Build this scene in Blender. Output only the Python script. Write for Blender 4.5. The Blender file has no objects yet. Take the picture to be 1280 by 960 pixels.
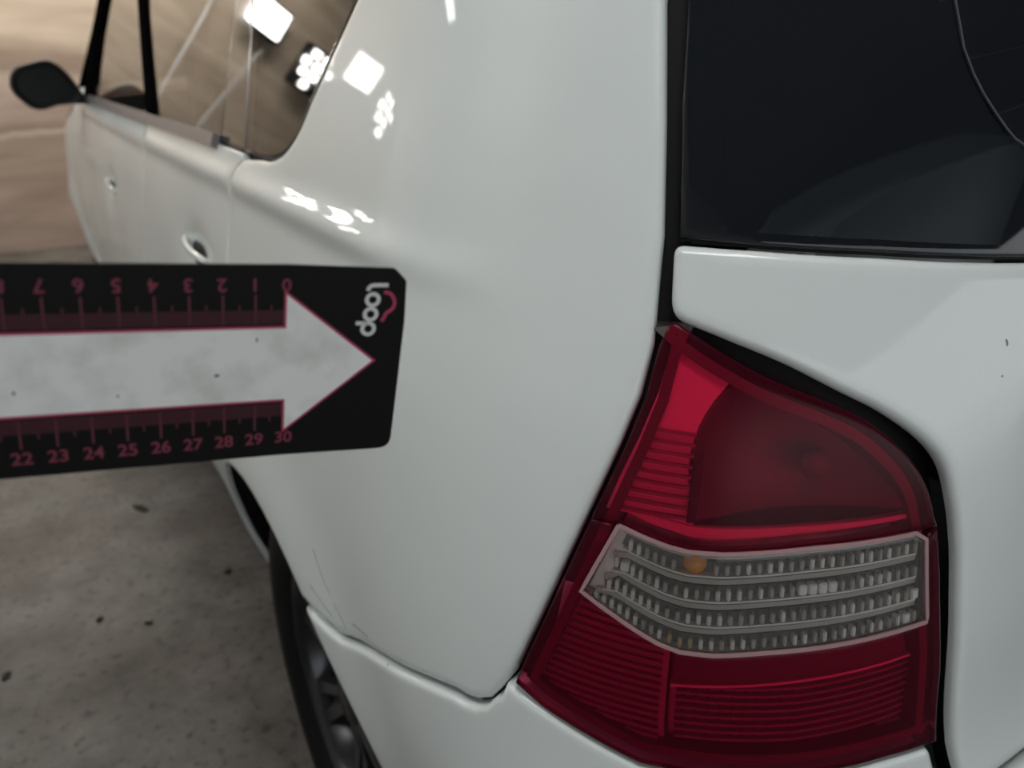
import bpy, bmesh, math, random
import numpy as np
from mathutils import Vector, Matrix
from mathutils.geometry import delaunay_2d_cdt
random.seed(4)
SC = bpy.context.scene
COL = SC.collection

# ------------------------------------------------------------------ camera, world, exposure
cam = bpy.data.cameras.new('camera'); camo = bpy.data.objects.new('camera', cam); COL.objects.link(camo)
cam.sensor_width = 36.0; cam.lens = 980.0/1280.0*36.0
cam.clip_start = 0.02
YAW, PITCH = math.radians(32.0), math.radians(22.2)
camo.location = (-0.27, 0.0, 1.12)
camo.rotation_euler = (math.pi/2-PITCH, 0, -YAW)
cam.dof.use_dof = True; cam.dof.focus_distance = 0.41; cam.dof.aperture_fstop = 8.0
SC.camera = camo
w = bpy.data.worlds.new('world'); SC.world = w; w.use_nodes = True
w.node_tree.nodes['Background'].inputs[0].default_value = (0.93, 0.97, 1.0, 1)
w.node_tree.nodes['Background'].inputs[1].default_value = 1.6      # fill light from behind, let in through the added rear opening
SC.view_settings.view_transform = 'Standard'; SC.view_settings.look = 'None'
SC.view_settings.gamma = 1.0; SC.view_settings.use_curve_mapping = False
SC.view_settings.exposure = 0.13
CEIL_E = 11.3      # ceiling panel emission
FRONT_E = 20.0     # ceiling lamp by the front wall
FLOOD_E = 16.0     # wall floodlight emission

# ------------------------------------------------------------------ materials
def mat(name):
    m = bpy.data.materials.new(name); m.use_nodes = True
    return m, m.node_tree.nodes, m.node_tree.links, m.node_tree.nodes['Principled BSDF']
def plain(name, col, rough=.5, metal=0., coat=0., spec=.5, noise=0., nscale=40.):
    m, n, l, p = mat(name)
    p.inputs['Base Color'].default_value = (*col, 1); p.inputs['Roughness'].default_value = rough
    p.inputs['Metallic'].default_value = metal; p.inputs['Coat Weight'].default_value = coat
    p.inputs['Coat Roughness'].default_value = .03; p.inputs['Specular IOR Level'].default_value = spec
    if noise:
        t = n.new('ShaderNodeTexCoord'); x = n.new('ShaderNodeTexNoise'); x.inputs['Scale'].default_value = nscale
        x.inputs['Detail'].default_value = 6
        r = n.new('ShaderNodeMapRange'); r.inputs['From Min'].default_value = .3; r.inputs['From Max'].default_value = .7
        r.inputs['To Min'].default_value = 1-noise; r.inputs['To Max'].default_value = 1+noise
        mx = n.new('ShaderNodeMix'); mx.data_type = 'RGBA'; mx.blend_type = 'MULTIPLY'; mx.inputs['Factor'].default_value = 1
        mx.inputs['A'].default_value = (*col, 1)
        l.new(t.outputs['Object'], x.inputs['Vector']); l.new(x.outputs['Fac'], r.inputs['Value'])
        l.new(r.outputs['Result'], mx.inputs['B']); l.new(mx.outputs['Result'], p.inputs['Base Color'])
    return m
def emit(name, col, s):
    m, n, l, p = mat(name)
    p.inputs['Base Color'].default_value = (0, 0, 0, 1)
    p.inputs['Emission Color'].default_value = (*col, 1); p.inputs['Emission Strength'].default_value = s
    return m
def thin_glass(name, tint, rough=.02, haze=None, hazefac=0., ior=1.5):
    """thin sheet: fresnel reflection over tinted see-through"""
    m = bpy.data.materials.new(name); m.use_nodes = True; n, l = m.node_tree.nodes, m.node_tree.links
    n.clear()
    o = n.new('ShaderNodeOutputMaterial'); mx = n.new('ShaderNodeMixShader'); fr = n.new('ShaderNodeFresnel')
    fr.inputs['IOR'].default_value = ior
    tr = n.new('ShaderNodeBsdfTransparent'); tr.inputs['Color'].default_value = (*tint, 1)
    gl = n.new('ShaderNodeBsdfGlossy'); gl.inputs['Roughness'].default_value = rough
    l.new(fr.outputs[0], mx.inputs[0])
    if haze:
        d = n.new('ShaderNodeBsdfDiffuse'); d.inputs['Color'].default_value = (*haze, 1)
        m2 = n.new('ShaderNodeMixShader'); m2.inputs[0].default_value = hazefac
        l.new(tr.outputs[0], m2.inputs[1]); l.new(d.outputs[0], m2.inputs[2]); l.new(m2.outputs[0], mx.inputs[1])
    else:
        l.new(tr.outputs[0], mx.inputs[1])
    l.new(gl.outputs[0], mx.inputs[2]); l.new(mx.outputs[0], o.inputs[0])
    return m

M = {}
M['paint'] = plain('white_paint', (.675, .73, .727), .40, coat=.6, spec=.4, noise=.012, nscale=900)
M['black'] = plain('black_rubber', (.006, .006, .007), .6, spec=.2)
M['matte_black'] = plain('matte_black', (.004, .004, .004), .9, spec=0.)
M['border'] = plain('glass_border_black', (.016, .018, .022), .9, spec=0.)
M['trim'] = plain('black_plastic', (.012, .012, .013), .45)
M['mirror_black'] = plain('mirror_housing_black', (.007, .008, .009), .4, spec=.3)
M['grey_metal'] = plain('grey_moulding', (.30, .28, .29), .35, metal=.6)
M['side_glass'] = thin_glass('side_window_glass', (.26, .23, .215), ior=1.95)
M['rear_glass'] = thin_glass('tinted_rear_glass', (.25, .28, .31), haze=(.30, .36, .46), hazefac=.03)
M['blackout'] = plain('gloss_black_pillar', (.010, .010, .011), .05, spec=1.0)
M['red_lens'] = thin_glass('red_lens', (.97, .13, .29), rough=.22, haze=(.45, .02, .07), hazefac=.07, ior=1.24)
M['clear_lens'] = thin_glass('clear_lens', (.90, .89, .87), rough=.05, haze=(.8, .76, .74), hazefac=.05)
M['pale_rim'] = plain('pale_lens_rim', (.36, .22, .23), .2)
M['housing'] = plain('lamp_housing', (.10, .09, .09), .5)
M['silver'] = plain('silver_reflector', (.95, .94, .93), .4)
M['silver_mid'] = plain('dull_reflector', (.32, .32, .32), .35, metal=.2)
M['rib_base'] = plain('rib_base', (.38, .38, .38), .4)
M['darkened'] = plain('darkened_reflector', (.10, .10, .10), .5)  # on the bowl, the chrome's dark reflection is put into this colour
M['cell'] = plain('prism_cell', (.95, .93, .90), .25)
M['cell_back'] = plain('clear_section_back', (.74, .71, .67), .35, noise=.4, nscale=38)
M['amber'] = plain('amber_bulb', (.95, .36, .03), .2)
M['tire'] = plain('tyre_rubber', (.0055, .0055, .006), .6, spec=.15, noise=.3, nscale=60)
M['rim'] = plain('dark_alloy', (.05, .05, .055), .25, metal=.8)
M['spoke'] = plain('machined_alloy', (.10, .10, .11), .3, metal=.8)
M['seat'] = plain('grey_seat_fabric', (.78, .82, .80), .9)
M['interior'] = plain('dark_interior', (.02, .022, .026), .8)
M['scratch'] = plain('scuff', (.30, .30, .29), .7)
M['card_black'] = plain('card_black', (.0042, .0038, .0042), .55, spec=.18)
M['card_pink'] = plain('card_pink', (.40, .035, .10), .6)
M['card_tick'] = plain('card_tick', (.12, .022, .035), .6)
M['card_num'] = plain('card_numeral', (.19, .025, .052), .6)
M['logo_white'] = plain('card_logo_white', (.66, .67, .66), .6)

def card_white():
    m, n, l, p = mat('card_white'); p.inputs['Roughness'].default_value = .5
    t = n.new('ShaderNodeTexCoord'); a = n.new('ShaderNodeTexNoise'); a.inputs['Scale'].default_value = 55; a.inputs['Detail'].default_value = 5
    r = n.new('ShaderNodeValToRGB'); r.color_ramp.elements[0].position = .30; r.color_ramp.elements[1].position = .55
    r.color_ramp.elements[0].color = (.60, .61, .58, 1); r.color_ramp.elements[1].color = (.79, .81, .795, 1)
    l.new(t.outputs['Object'], a.inputs['Vector']); l.new(a.outputs['Fac'], r.inputs[0]); l.new(r.outputs[0], p.inputs['Base Color'])
    return m
M['card_white'] = card_white()

def concrete():
    m, n, l, p = mat('concrete_floor'); p.inputs['Roughness'].default_value = .5; p.inputs['Specular IOR Level'].default_value = .4
    t = n.new('ShaderNodeTexCoord')
    a = n.new('ShaderNodeTexNoise'); a.inputs['Scale'].default_value = 5; a.inputs['Detail'].default_value = 12; a.inputs['Roughness'].default_value = .72
    r = n.new('ShaderNodeValToRGB'); e = r.color_ramp.elements
    e[0].position = .30; e[0].color = (.046, .044, .042, 1); e[1].position = .68; e[1].color = (.178, .175, .170, 1)
    b = n.new('ShaderNodeTexNoise'); b.inputs['Scale'].default_value = 48; b.inputs['Detail'].default_value = 4
    rb = n.new('ShaderNodeValToRGB'); eb = rb.color_ramp.elements
    eb[0].position = .28; eb[0].color = (.28, .27, .25, 1); eb[1].position = .44; eb[1].color = (1, 1, 1, 1)
    c = n.new('ShaderNodeTexNoise'); c.inputs['Scale'].default_value = 2.2; c.inputs['Detail'].default_value = 3
    rc = n.new('ShaderNodeValToRGB'); ec = rc.color_ramp.elements
    ec[0].position = .35; ec[0].color = (.72, .62, .56, 1); ec[1].position = .6; ec[1].color = (1.06, 1.03, 1.0, 1)
    m1 = n.new('ShaderNodeMix'); m1.data_type = 'RGBA'; m1.blend_type = 'MULTIPLY'; m1.inputs['Factor'].default_value = 1
    m2 = n.new('ShaderNodeMix'); m2.data_type = 'RGBA'; m2.blend_type = 'MULTIPLY'; m2.inputs['Factor'].default_value = 1
    for x in (a, b, c): l.new(t.outputs['Object'], x.inputs['Vector'])
    l.new(a.outputs['Fac'], r.inputs[0]); l.new(b.outputs['Fac'], rb.inputs[0]); l.new(c.outputs['Fac'], rc.inputs[0])
    l.new(r.outputs[0], m1.inputs['A']); l.new(rb.outputs[0], m1.inputs['B'])
    l.new(m1.outputs['Result'], m2.inputs['A']); l.new(rc.outputs[0], m2.inputs['B']); l.new(m2.outputs['Result'], p.inputs['Base Color'])
    bp = n.new('ShaderNodeBump'); bp.inputs['Strength'].default_value = .25; bp.inputs['Distance'].default_value = .01
    l.new(a.outputs['Fac'], bp.inputs['Height']); l.new(bp.outputs[0], p.inputs['Normal'])
    return m
M['concrete'] = concrete()

def brown_wall():
    m, n, l, p = mat('brown_streaked_wall'); p.inputs['Roughness'].default_value = .7
    t = n.new('ShaderNodeTexCoord'); mp = n.new('ShaderNodeMapping'); mp.inputs['Scale'].default_value = (.8, 1, 5.0)
    a = n.new('ShaderNodeTexNoise'); a.inputs['Scale'].default_value = 1.6; a.inputs['Detail'].default_value = 7; a.inputs['Distortion'].default_value = .5
    r = n.new('ShaderNodeValToRGB'); e = r.color_ramp.elements
    e[0].position = .32; e[0].color = (.80, .77, .74, 1); e[1].position = .66; e[1].color = (1.12, 1.12, 1.12, 1)
    sx_ = n.new('ShaderNodeSeparateXYZ'); w_ = n.new('ShaderNodeTexNoise'); w_.inputs['Scale'].default_value = 1.7; w_.inputs['Detail'].default_value = 4
    ma = n.new('ShaderNodeMath'); ma.operation = 'MULTIPLY_ADD'; ma.inputs[1].default_value = .22
    mr = n.new('ShaderNodeMapRange'); mr.inputs['From Min'].default_value = .11; mr.inputs['From Max'].default_value = 2.11
    b = n.new('ShaderNodeValToRGB'); f = b.color_ramp.elements
    stops = [(0, (0.403, 0.312, 0.26)), (0.2, (0.47, 0.372, 0.312)), (0.345, (0.448, 0.348, 0.286)), (0.36, (0.672, 0.6, 0.533)), (0.37, (0.403, 0.3, 0.234)), (0.4, (0.515, 0.408, 0.351)), (0.52, (0.538, 0.432, 0.37)), (0.55, (0.37, 0.282, 0.234)), (0.59, (0.403, 0.312, 0.254)), (0.64, (0.65, 0.54, 0.442)), (1, (0.672, 0.564, 0.455))]
    while len(f) < len(stops): f.new(.5)
    for q, (ps, c) in zip(f, stops): q.position = ps
    for q, (ps, c) in zip(f, stops): q.color = (*c, 1)
    mx = n.new('ShaderNodeMix'); mx.data_type = 'RGBA'; mx.blend_type = 'MULTIPLY'; mx.inputs['Factor'].default_value = 1
    l.new(t.outputs['Object'], mp.inputs['Vector']); l.new(mp.outputs[0], a.inputs['Vector']); l.new(a.outputs['Fac'], r.inputs[0])
    l.new(t.outputs['Object'], w_.inputs['Vector']); l.new(t.outputs['Object'], sx_.inputs[0])
    l.new(w_.outputs['Fac'], ma.inputs[0]); l.new(sx_.outputs['Z'], ma.inputs[2]); l.new(ma.outputs[0], mr.inputs['Value']); l.new(mr.outputs[0], b.inputs[0])
    l.new(b.outputs[0], mx.inputs['A']); l.new(r.outputs[0], mx.inputs['B']); l.new(mx.outputs['Result'], p.inputs['Base Color'])
    return m
M['brown'] = brown_wall()
M['plaster'] = plain('pale_plaster', (.70, .71, .70), .85, noise=.05, nscale=3)
M['ceiling'] = plain('grey_ceiling', (.32, .32, .32), .9)
M['dark_wall'] = plain('dark_grey_wall', (.16, .16, .17), .9)
M['right_wall'] = plain('grey_wall', (.30, .30, .30), .9)
M['ceil_lamp'] = emit('lamp_diffuser', (1, .985, .96), CEIL_E)
M['front_lamp'] = emit('front_lamp_diffuser', (1, .93, .82), FRONT_E)
M['flood'] = emit('flood_diffuser', (1, .95, .88), FLOOD_E)
M['fixture'] = plain('fixture_white', (.7, .7, .7), .5)

# ------------------------------------------------------------------ object helpers
def link(name, me, m=None, parent=None):
    o = bpy.data.objects.new(name, me); COL.objects.link(o)
    if m is not None: me.materials.append(m)
    if parent is not None: o.parent = parent
    return o
def mesh(name, v, f, m=None, parent=None, smooth=True):
    me = bpy.data.meshes.new(name); me.from_pydata([tuple(map(float, p)) for p in v], [], [tuple(map(int, q)) for q in f]); me.update()
    if smooth: me.polygons.foreach_set('use_smooth', [True]*len(me.polygons))
    return link(name, me, m, parent)
def from_bm(name, bm, m=None, parent=None, smooth=False):
    me = bpy.data.meshes.new(name); bmesh.ops.recalc_face_normals(bm, faces=bm.faces); bm.to_mesh(me); bm.free()
    if smooth: me.polygons.foreach_set('use_smooth', [True]*len(me.polygons))
    return link(name, me, m, parent)
def box(bm, c, s, bevel=0., rot=None):
    r = bmesh.ops.create_cube(bm, size=1.0); vs = r['verts']
    for v in vs: v.co = Vector((v.co.x*s[0], v.co.y*s[1], v.co.z*s[2]))
    if bevel:
        es = list({e for v in vs for e in v.link_edges})
        b = bmesh.ops.bevel(bm, geom=es, offset=bevel, segments=2, affect='EDGES'); vs = list({v for f in b['faces'] for v in f.verts} | {v for v in vs if v.is_valid})
    for v in vs:
        if rot is not None: v.co = rot @ v.co
        v.co += Vector(c)
def tag(o, label=None, cat=None, group=None, kind=None):
    if label: o['label'] = label
    if cat: o['category'] = cat
    if group: o['group'] = group
    if kind: o['kind'] = kind
    return o
def tube_mesh(pts, r, seg=8):
    pts = [Vector(p) for p in pts]; v = []; f = []
    for i, p in enumerate(pts):
        d = (pts[min(i+1, len(pts)-1)]-pts[max(i-1, 0)]).normalized()
        a = d.orthogonal().normalized(); b = d.cross(a)
        for k in range(seg):
            t = 2*math.pi*k/seg; v.append(p+r*(math.cos(t)*a+math.sin(t)*b))
    for i in range(len(pts)-1):
        for k in range(seg):
            f.append((i*seg+k, i*seg+(k+1) % seg, (i+1)*seg+(k+1) % seg, (i+1)*seg+k))
    f.append(tuple(range(seg))[::-1]); f.append(tuple(range((len(pts)-1)*seg, len(pts)*seg)))
    return v, f

# ------------------------------------------------------------------ car body surface S(u, z): u runs rear (u<0) > corner (0..LC) > left flank
def pch(xs, ys):
    xs = np.array(xs, float); ys = np.array(ys, float); mm = np.gradient(ys, xs)
    def f(x):
        x = np.clip(np.asarray(x, float), xs[0], xs[-1]); i = np.clip(np.searchsorted(xs, x)-1, 0, len(xs)-2)
        h = xs[i+1]-xs[i]; t = (x-xs[i])/h
        return (2*t**3-3*t**2+1)*ys[i]+(t**3-2*t**2+t)*h*mm[i]+(-2*t**3+3*t**2)*ys[i+1]+(t**3-t**2)*h*mm[i+1]
    return f
aS = pch([.15, .25, .4, .55, .7, .82, .92, 1.0, 1.08, 1.2, 1.35, 1.5], [.05, .010, -.045, -.078, -.09, -.08, -.063, -.041, -.016, .024, .074, .13])
bS = pch([.15, .3, .45, .58, .68, .8, .92, 1.0, 1.1, 1.25, 1.4, 1.5], [.17, .13, .12, .13, .17, .185, .20, .215, .235, .275, .335, .39])
AS = pch([.15, .7, 1.0, 1.5], [.34, .34, .32, .30])
BS = pch([.15, .7, 1.0, 1.5], [.36, .36, .36, .36])
XC = .775; NE = 2.3; LC = .55; CR = .05
WY, WZ, WF = .83, .305, 3.43
def smooth01(t):
    t = np.clip(t, 0, 1); return t*t*(3-2*t)
def flare(y, z):
    g = 0
    for wy in (WY, WF):
        d = np.hypot(y-wy, z-WZ); g = g+.018*(1-.7*smooth01((y-wy-.07)/.3))*np.exp(-((np.maximum(d-.355, 0))/.07)**2)*(d < .9)
    return g
def taper(y):
    t = np.maximum(y-1.4, 0); return .004*t**2+.10*np.maximum(y-3.5, 0)**2
def disp(y, z):
    k = smooth01((y-.35)/.3)
    return taper(y)-flare(y, z)*k-.007*k*np.exp(-((z-.991)/.014)**2)
def halfw(z): return XC-(aS(z)+AS(z))
def S(u, z):
    u = np.asarray(u, float); z = np.asarray(z, float)+0*u; u = u+0*z
    W = halfw(z); mir = u < -W; u = np.where(mir, -2*W-u, u)
    A = AS(z); Bq = BS(z); cx = aS(z)+A; cy = bS(z)+Bq
    ph = np.clip(u/LC, 0, 1)*np.pi/2
    c, s = np.cos(ph), np.sin(ph); r = (np.abs(c)**NE+np.abs(s)**NE)**(-1/NE)
    ur = np.maximum(-u, 0); us = np.maximum(u-LC, 0)
    x = cx-A*r*s+ur; y = cy-Bq*r*c+us-CR*smooth01(ur/W)
    x = x+disp(y, z); x = np.where(mir, 2*XC-x, x)
    return np.stack([x, y, z], -1)
def N(u, z, e=1e-3):
    n = np.cross(S(u, z+e)-S(u, z-e), S(u+e, z)-S(u-e, z))
    return n/np.linalg.norm(n, axis=-1, keepdims=True)
def at(u, z, off=0.):
    return S(u, z)+N(u, z)*np.asarray(off)[..., None]
def uy(y, z):                      # u of a point on the flank at world y
    return LC+y-(bS(z)+BS(z))
def mu(p):                         # same spot on the right-hand half
    return (-2*halfw(p[1])-p[0], p[1])

def fillet(pts, seg=5):
    """closed polygon; a third value rounds that corner"""
    out = []; n = len(pts)
    for i, p in enumerate(pts):
        r = p[2] if len(p) > 2 else 0
        if not r: out.append(p[:2]); continue
        P = np.array(p[:2]); a = np.array(pts[i-1][:2]); b = np.array(pts[(i+1) % n][:2])
        da, db = a-P, b-P; la, lb = np.linalg.norm(da), np.linalg.norm(db)
        A = P+da/la*min(r, la*.45); Bp = P+db/lb*min(r, lb*.45)
        for k in range(seg+1):
            t = k/seg; out.append(tuple((1-t)**2*A+2*t*(1-t)*P+t*t*Bp))
    return out
def curve(pts, k=4):
    """smooth line through the given points"""
    P = np.array([p[:2] for p in pts], float); n = len(P); out = []
    for i in range(n-1):
        p0 = P[max(i-1, 0)]; p1 = P[i]; p2 = P[i+1]; p3 = P[min(i+2, n-1)]
        for j in range(k):
            t = j/k; out.append(tuple(.5*((2*p1)+(-p0+p2)*t+(2*p0-5*p1+4*p2-p3)*t*t+(-p0+3*p1-3*p2+p3)*t**3)))
    out.append(tuple(P[-1])); return out
def dens(pts, res, closed=True):
    out = []; n = len(pts)
    for i in range(n if closed else n-1):
        a = np.array(pts[i][:2]); b = np.array(pts[(i+1) % n][:2]); k = max(1, int(math.ceil(np.linalg.norm(b-a)/res-1e-6)))
        for j in range(k): out.append(a+(b-a)*j/k)
    if not closed: out.append(np.array(pts[-1][:2]))
    return np.array(out)
def inset(P, d):
    nx = np.roll(P, -1, 0); pv = np.roll(P, 1, 0)
    t1 = P-pv; t2 = nx-P
    t1 /= np.linalg.norm(t1, axis=1)[:, None]+1e-12; t2 /= np.linalg.norm(t2, axis=1)[:, None]+1e-12
    n = np.stack([-(t1[:, 1]+t2[:, 1]), t1[:, 0]+t2[:, 0]], 1); l = np.linalg.norm(n, axis=1)[:, None]+1e-9; n /= l
    cosh = np.clip(np.sum(n*np.stack([-t1[:, 1], t1[:, 0]], 1), 1), .5, 1)[:, None]
    return P+n*d/cosh
def area(P): return .5*np.sum(P[:, 0]*np.roll(P[:, 1], -1)-np.roll(P[:, 0], -1)*P[:, 1])
def inpoly(P, q):
    x, y = q[:, 0], q[:, 1]; c = np.zeros(len(q), bool); j = len(P)-1
    for i in range(len(P)):
        xi, yi = P[i]; xj, yj = P[j]
        k = ((yi > y) != (yj > y)) & (x < (xj-xi)*(y-yi)/(yj-yi+1e-15)+xi); c ^= k; j = i
    return c
def panel(name, pts, m, parent, off=0., thick=.016, r=.003, res=.02, offf=None, mirror=False, back=False, zrows=None):
    """sheet on the body surface with rounded edges that turn inwards; off may be a function offf(u, z)"""
    P = dens(fillet(pts), res)
    if area(P) < 0: P = P[::-1].copy()
    I1 = inset(P, r); I2 = inset(P, r*1.9+.0008)
    g = np.stack(np.meshgrid(np.arange(P[:, 0].min(), P[:, 0].max(), res), np.arange(P[:, 1].min(), P[:, 1].max(), res)), -1).reshape(-1, 2)
    g[:, 0] += .37*res; g[:, 1] += .41*res
    if zrows is not None:
        g = g[(g[:, 1] < zrows[0]-.004) | (g[:, 1] > zrows[1]+.004)]
        g = np.concatenate([g, np.stack(np.meshgrid(np.arange(max(P[:, 0].min(), .4), P[:, 0].max(), .018), np.arange(zrows[0], zrows[1], .0045)), -1).reshape(-1, 2)])
    I3 = inset(P, r*1.9+.0008+res*.45)
    g = g[inpoly(I3, g)]; I2k = I2[inpoly(I1, I2)]
    allv = np.concatenate([I1, I2k, g]); n = len(I1)
    vo, eo, fo, ov, oe, of = delaunay_2d_cdt([Vector(p) for p in allv], [], [list(range(n))], 1, 1e-6)
    V = np.array([(p[0], p[1]) for p in vo])
    idx = {}
    for k, lst in enumerate(ov):
        for q in lst: idx[q] = k
    offm = (lambda U: np.array([offf(a, b) for a, b in U])) if offf else (lambda U: np.full(len(U), off))
    top = at(V[:, 0], V[:, 1], offm(V))
    ring = [idx.get(i) for i in range(n)]
    keep = [i for i in range(n) if ring[i] is not None]
    P = P[keep]; I1 = I1[keep]; ring = [ring[i] for i in keep]; n = len(P)
    oI = offm(I1)
    Q1 = I1*.293+P*.707; R1 = at(Q1[:, 0], Q1[:, 1], oI-r*.293)
    R2 = at(P[:, 0], P[:, 1], oI-r)
    R3 = at(P[:, 0], P[:, 1], oI-thick)
    nv = len(top); verts = np.concatenate([top, R1, R2, R3])
    faces = [tuple(f)[::-1] for f in fo]
    rr = [ring]+[[nv+k*n+i for i in range(n)] for k in range(3)]
    for k in range(3):
        a, b = rr[k], rr[k+1]
        for i in range(n):
            j = (i+1) % n; faces.append((a[i], a[j], b[j], b[i]))
    if back:
        bt = at(V[:, 0], V[:, 1], offm(V)-thick); q0 = len(verts); verts = np.concatenate([verts, bt])
        faces += [tuple(q0+x for x in f) for f in fo]
    if mirror:
        verts[:, 0] = 2*XC-verts[:, 0]; faces = [f[::-1] for f in faces]
    return mesh(name, verts, faces, m, parent)
def ribbon(name, line, width, off, m, parent, res=.02, drop=.006):
    """flat strip of real thickness following a line on the surface"""
    L = dens(line, res, closed=False); t = np.gradient(L, axis=0); t /= np.linalg.norm(t, axis=1)[:, None]+1e-12
    n = np.stack([-t[:, 1], t[:, 0]], 1)*width/2
    a = L-n; b = L+n; k = len(L)
    v = np.concatenate([at(a[:, 0], a[:, 1], np.full(k, off)), at(b[:, 0], b[:, 1], np.full(k, off)),
                        at(a[:, 0], a[:, 1], np.full(k, off-drop)), at(b[:, 0], b[:, 1], np.full(k, off-drop))])
    f = []
    for i in range(k-1):
        f += [(i, i+1, k+i+1, k+i), (2*k+i, 3*k+i, 3*k+i+1, 2*k+i+1), (i, 2*k+i, 2*k+i+1, i+1), (k+i, k+i+1, 3*k+i+1, 3*k+i)]
    f += [(0, k, 3*k, 2*k), (k-1, 3*k-1, 4*k-1, 2*k-1)]
    bm = bmesh.new(); vs = [bm.verts.new(p) for p in v]
    for q in f: bm.faces.new([vs[i] for i in q])
    return from_bm(name, bm, m, parent, smooth=False)
def jit(p, du, dz=0): return (p[0]+du, p[1]+dz)

# ------------------------------------------------------------------ the setting
RX0, RX1, RY0, RY1, RZ = -2.45, 4.6, -3.2, 5.95, 3.0
def slab(name, c, s, m):
    bm = bmesh.new(); box(bm, c, s); o = from_bm(name, bm, m); tag(o, kind='structure'); return o
floor = slab('floor', ((RX0+RX1)/2, (RY0+RY1)/2, -.05), (RX1-RX0+.2, RY1-RY0+.2, .1), M['concrete'])
slab('ground', ((RX0+RX1)/2, RY0-3.1, -.055), (RX1-RX0+6, 6.0, .1), M['plaster'])  # pale outer ground, added to soften the rear opening's reflection in the tailgate
slab('ceiling', ((RX0+RX1)/2, (RY0+RY1)/2, RZ+.05), (RX1-RX0+.2, RY1-RY0+.2, .1), M['ceiling'])
slab('wall_front', ((RX0+RX1)/2, RY1+.05, RZ/2), (RX1-RX0+.2, .1, RZ), M['brown'])
slab('wall_left', (RX0-.05, (RY0+RY1)/2, RZ/2), (.1, RY1-RY0, RZ), M['plaster'])
slab('wall_right', (RX1+.05, (RY0+RY1)/2, RZ/2), (.1, RY1-RY0, RZ), M['right_wall'])
bm = bmesh.new()                                   # rear wall; its wide unseen opening is added to let in light from behind
DX0, DX1, DZ = -2.38, 4.53, 1.55
box(bm, ((RX0+RX1)/2, RY0-.05, (RZ+DZ)/2), (RX1-RX0+.2, .1, RZ-DZ))
box(bm, ((RX0-.1+DX0)/2, RY0-.05, DZ/2), (DX0-RX0+.1, .1, DZ)); box(bm, ((RX1+.1+DX1)/2, RY0-.05, DZ/2), (RX1+.1-DX1, .1, DZ))
tag(from_bm('wall_back', bm, M['dark_wall']), kind='structure')

def ceiling_lamp(x, y, sx, sy, label, kind='ceil'):
    bm = bmesh.new(); box(bm, (0, 0, -.03), (sx, sy, .06), .01)
    t = from_bm('ceiling_lamp', bm, M['fixture']); t.location = (x, y, RZ)
    bm = bmesh.new(); box(bm, (0, 0, -.065), (sx-.04, sy-.04, .012)); from_bm('diffuser', bm, M[kind+'_lamp'], t)
    tag(t, label, 'lamp', 'lamps fixed to the ceiling')
ceiling_lamp(-.45, -.32, 1.0, .65, 'wide fill lamp added to the ceiling behind the rear end of the white car')  # added unseen fill, lights the car's rear end
ceiling_lamp(.0, 5.2, 2.2, .5, 'long white ceiling lamp close to the brown front wall', 'front')
ceiling_lamp(-1.75, 2.1, .5, 1.2, 'narrow fill lamp added to the ceiling along the pale left wall')  # added unseen fill, brightens the left flank
ceiling_lamp(-2.1, 3.9, .3, .3, 'small square ceiling lamp near the left wall')

def flood(x, z, cells, label):
    """a floodlight on the brown wall: housing, bracket, one or more lit cells"""
    bm = bmesh.new()
    x0 = min(c[0]-c[2]/2 for c in cells)-.02; x1 = max(c[0]+c[2]/2 for c in cells)+.02
    z0 = min(c[1]-c[3]/2 for c in cells)-.02; z1 = max(c[1]+c[3]/2 for c in cells)+.02
    box(bm, ((x0+x1)/2, -.09, (z0+z1)/2), (x1-x0, .06, z1-z0), .012)
    t = from_bm('floodlight', bm, M['trim']); t.location = (x, RY1, z)
    bm = bmesh.new(); box(bm, (0, -.03, 0), (.05, .06, .1)); from_bm('bracket', bm, M['trim'], t)
    for c in cells:
        bm = bmesh.new(); box(bm, (c[0], -.122, c[1]), (c[2], .006, c[3]), 0.002); from_bm('lit_cell', bm, M['flood'], t)
    tag(t, label, 'floodlight', 'floodlights on the brown wall')
flood(-.97, 2.22, [(0, 0, .24, .20)], 'single-panel floodlight on brown wall, nearest to the car')
CL = [(-.06, .10, .06, .06), (.03, .10, .06, .06), (-.11, .02, .06, .06), (-.02, .02, .06, .06), (.07, .02, .06, .06), (-.03, -.06, .06, .06), (.05, -.06, .06, .06), (0, -.14, .06, .06)]
flood(-1.39, 2.12, CL, 'eight-cell floodlight on brown wall between two single panels')
flood(-1.72, 2.32, [(0, 0, .22, .24)], 'added duplicate single-panel floodlight on brown wall, nearest to the left wall')  # unseen second panel, added to repeat the reflected spot on the pillar
flood(-2.07, 2.18, [tuple(1.25*q for q in c) for c in CL], 'added duplicate eight-cell floodlight on brown wall beside the left corner')  # unseen second cluster, added to repeat the reflected spots on the body
for (xa, xb, lab) in ((-.64, -.62, 'upright pale pole leaning on the brown wall'), (-1.08, -.74, 'slanting pale pole leaning on the brown wall')):
    v, f = tube_mesh([(xb, RY1-.25, .012), (xa, RY1-.02, 2.2)], .011)
    o = mesh('pole', v, f, M['fixture']); tag(o, lab, 'pole')

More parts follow.
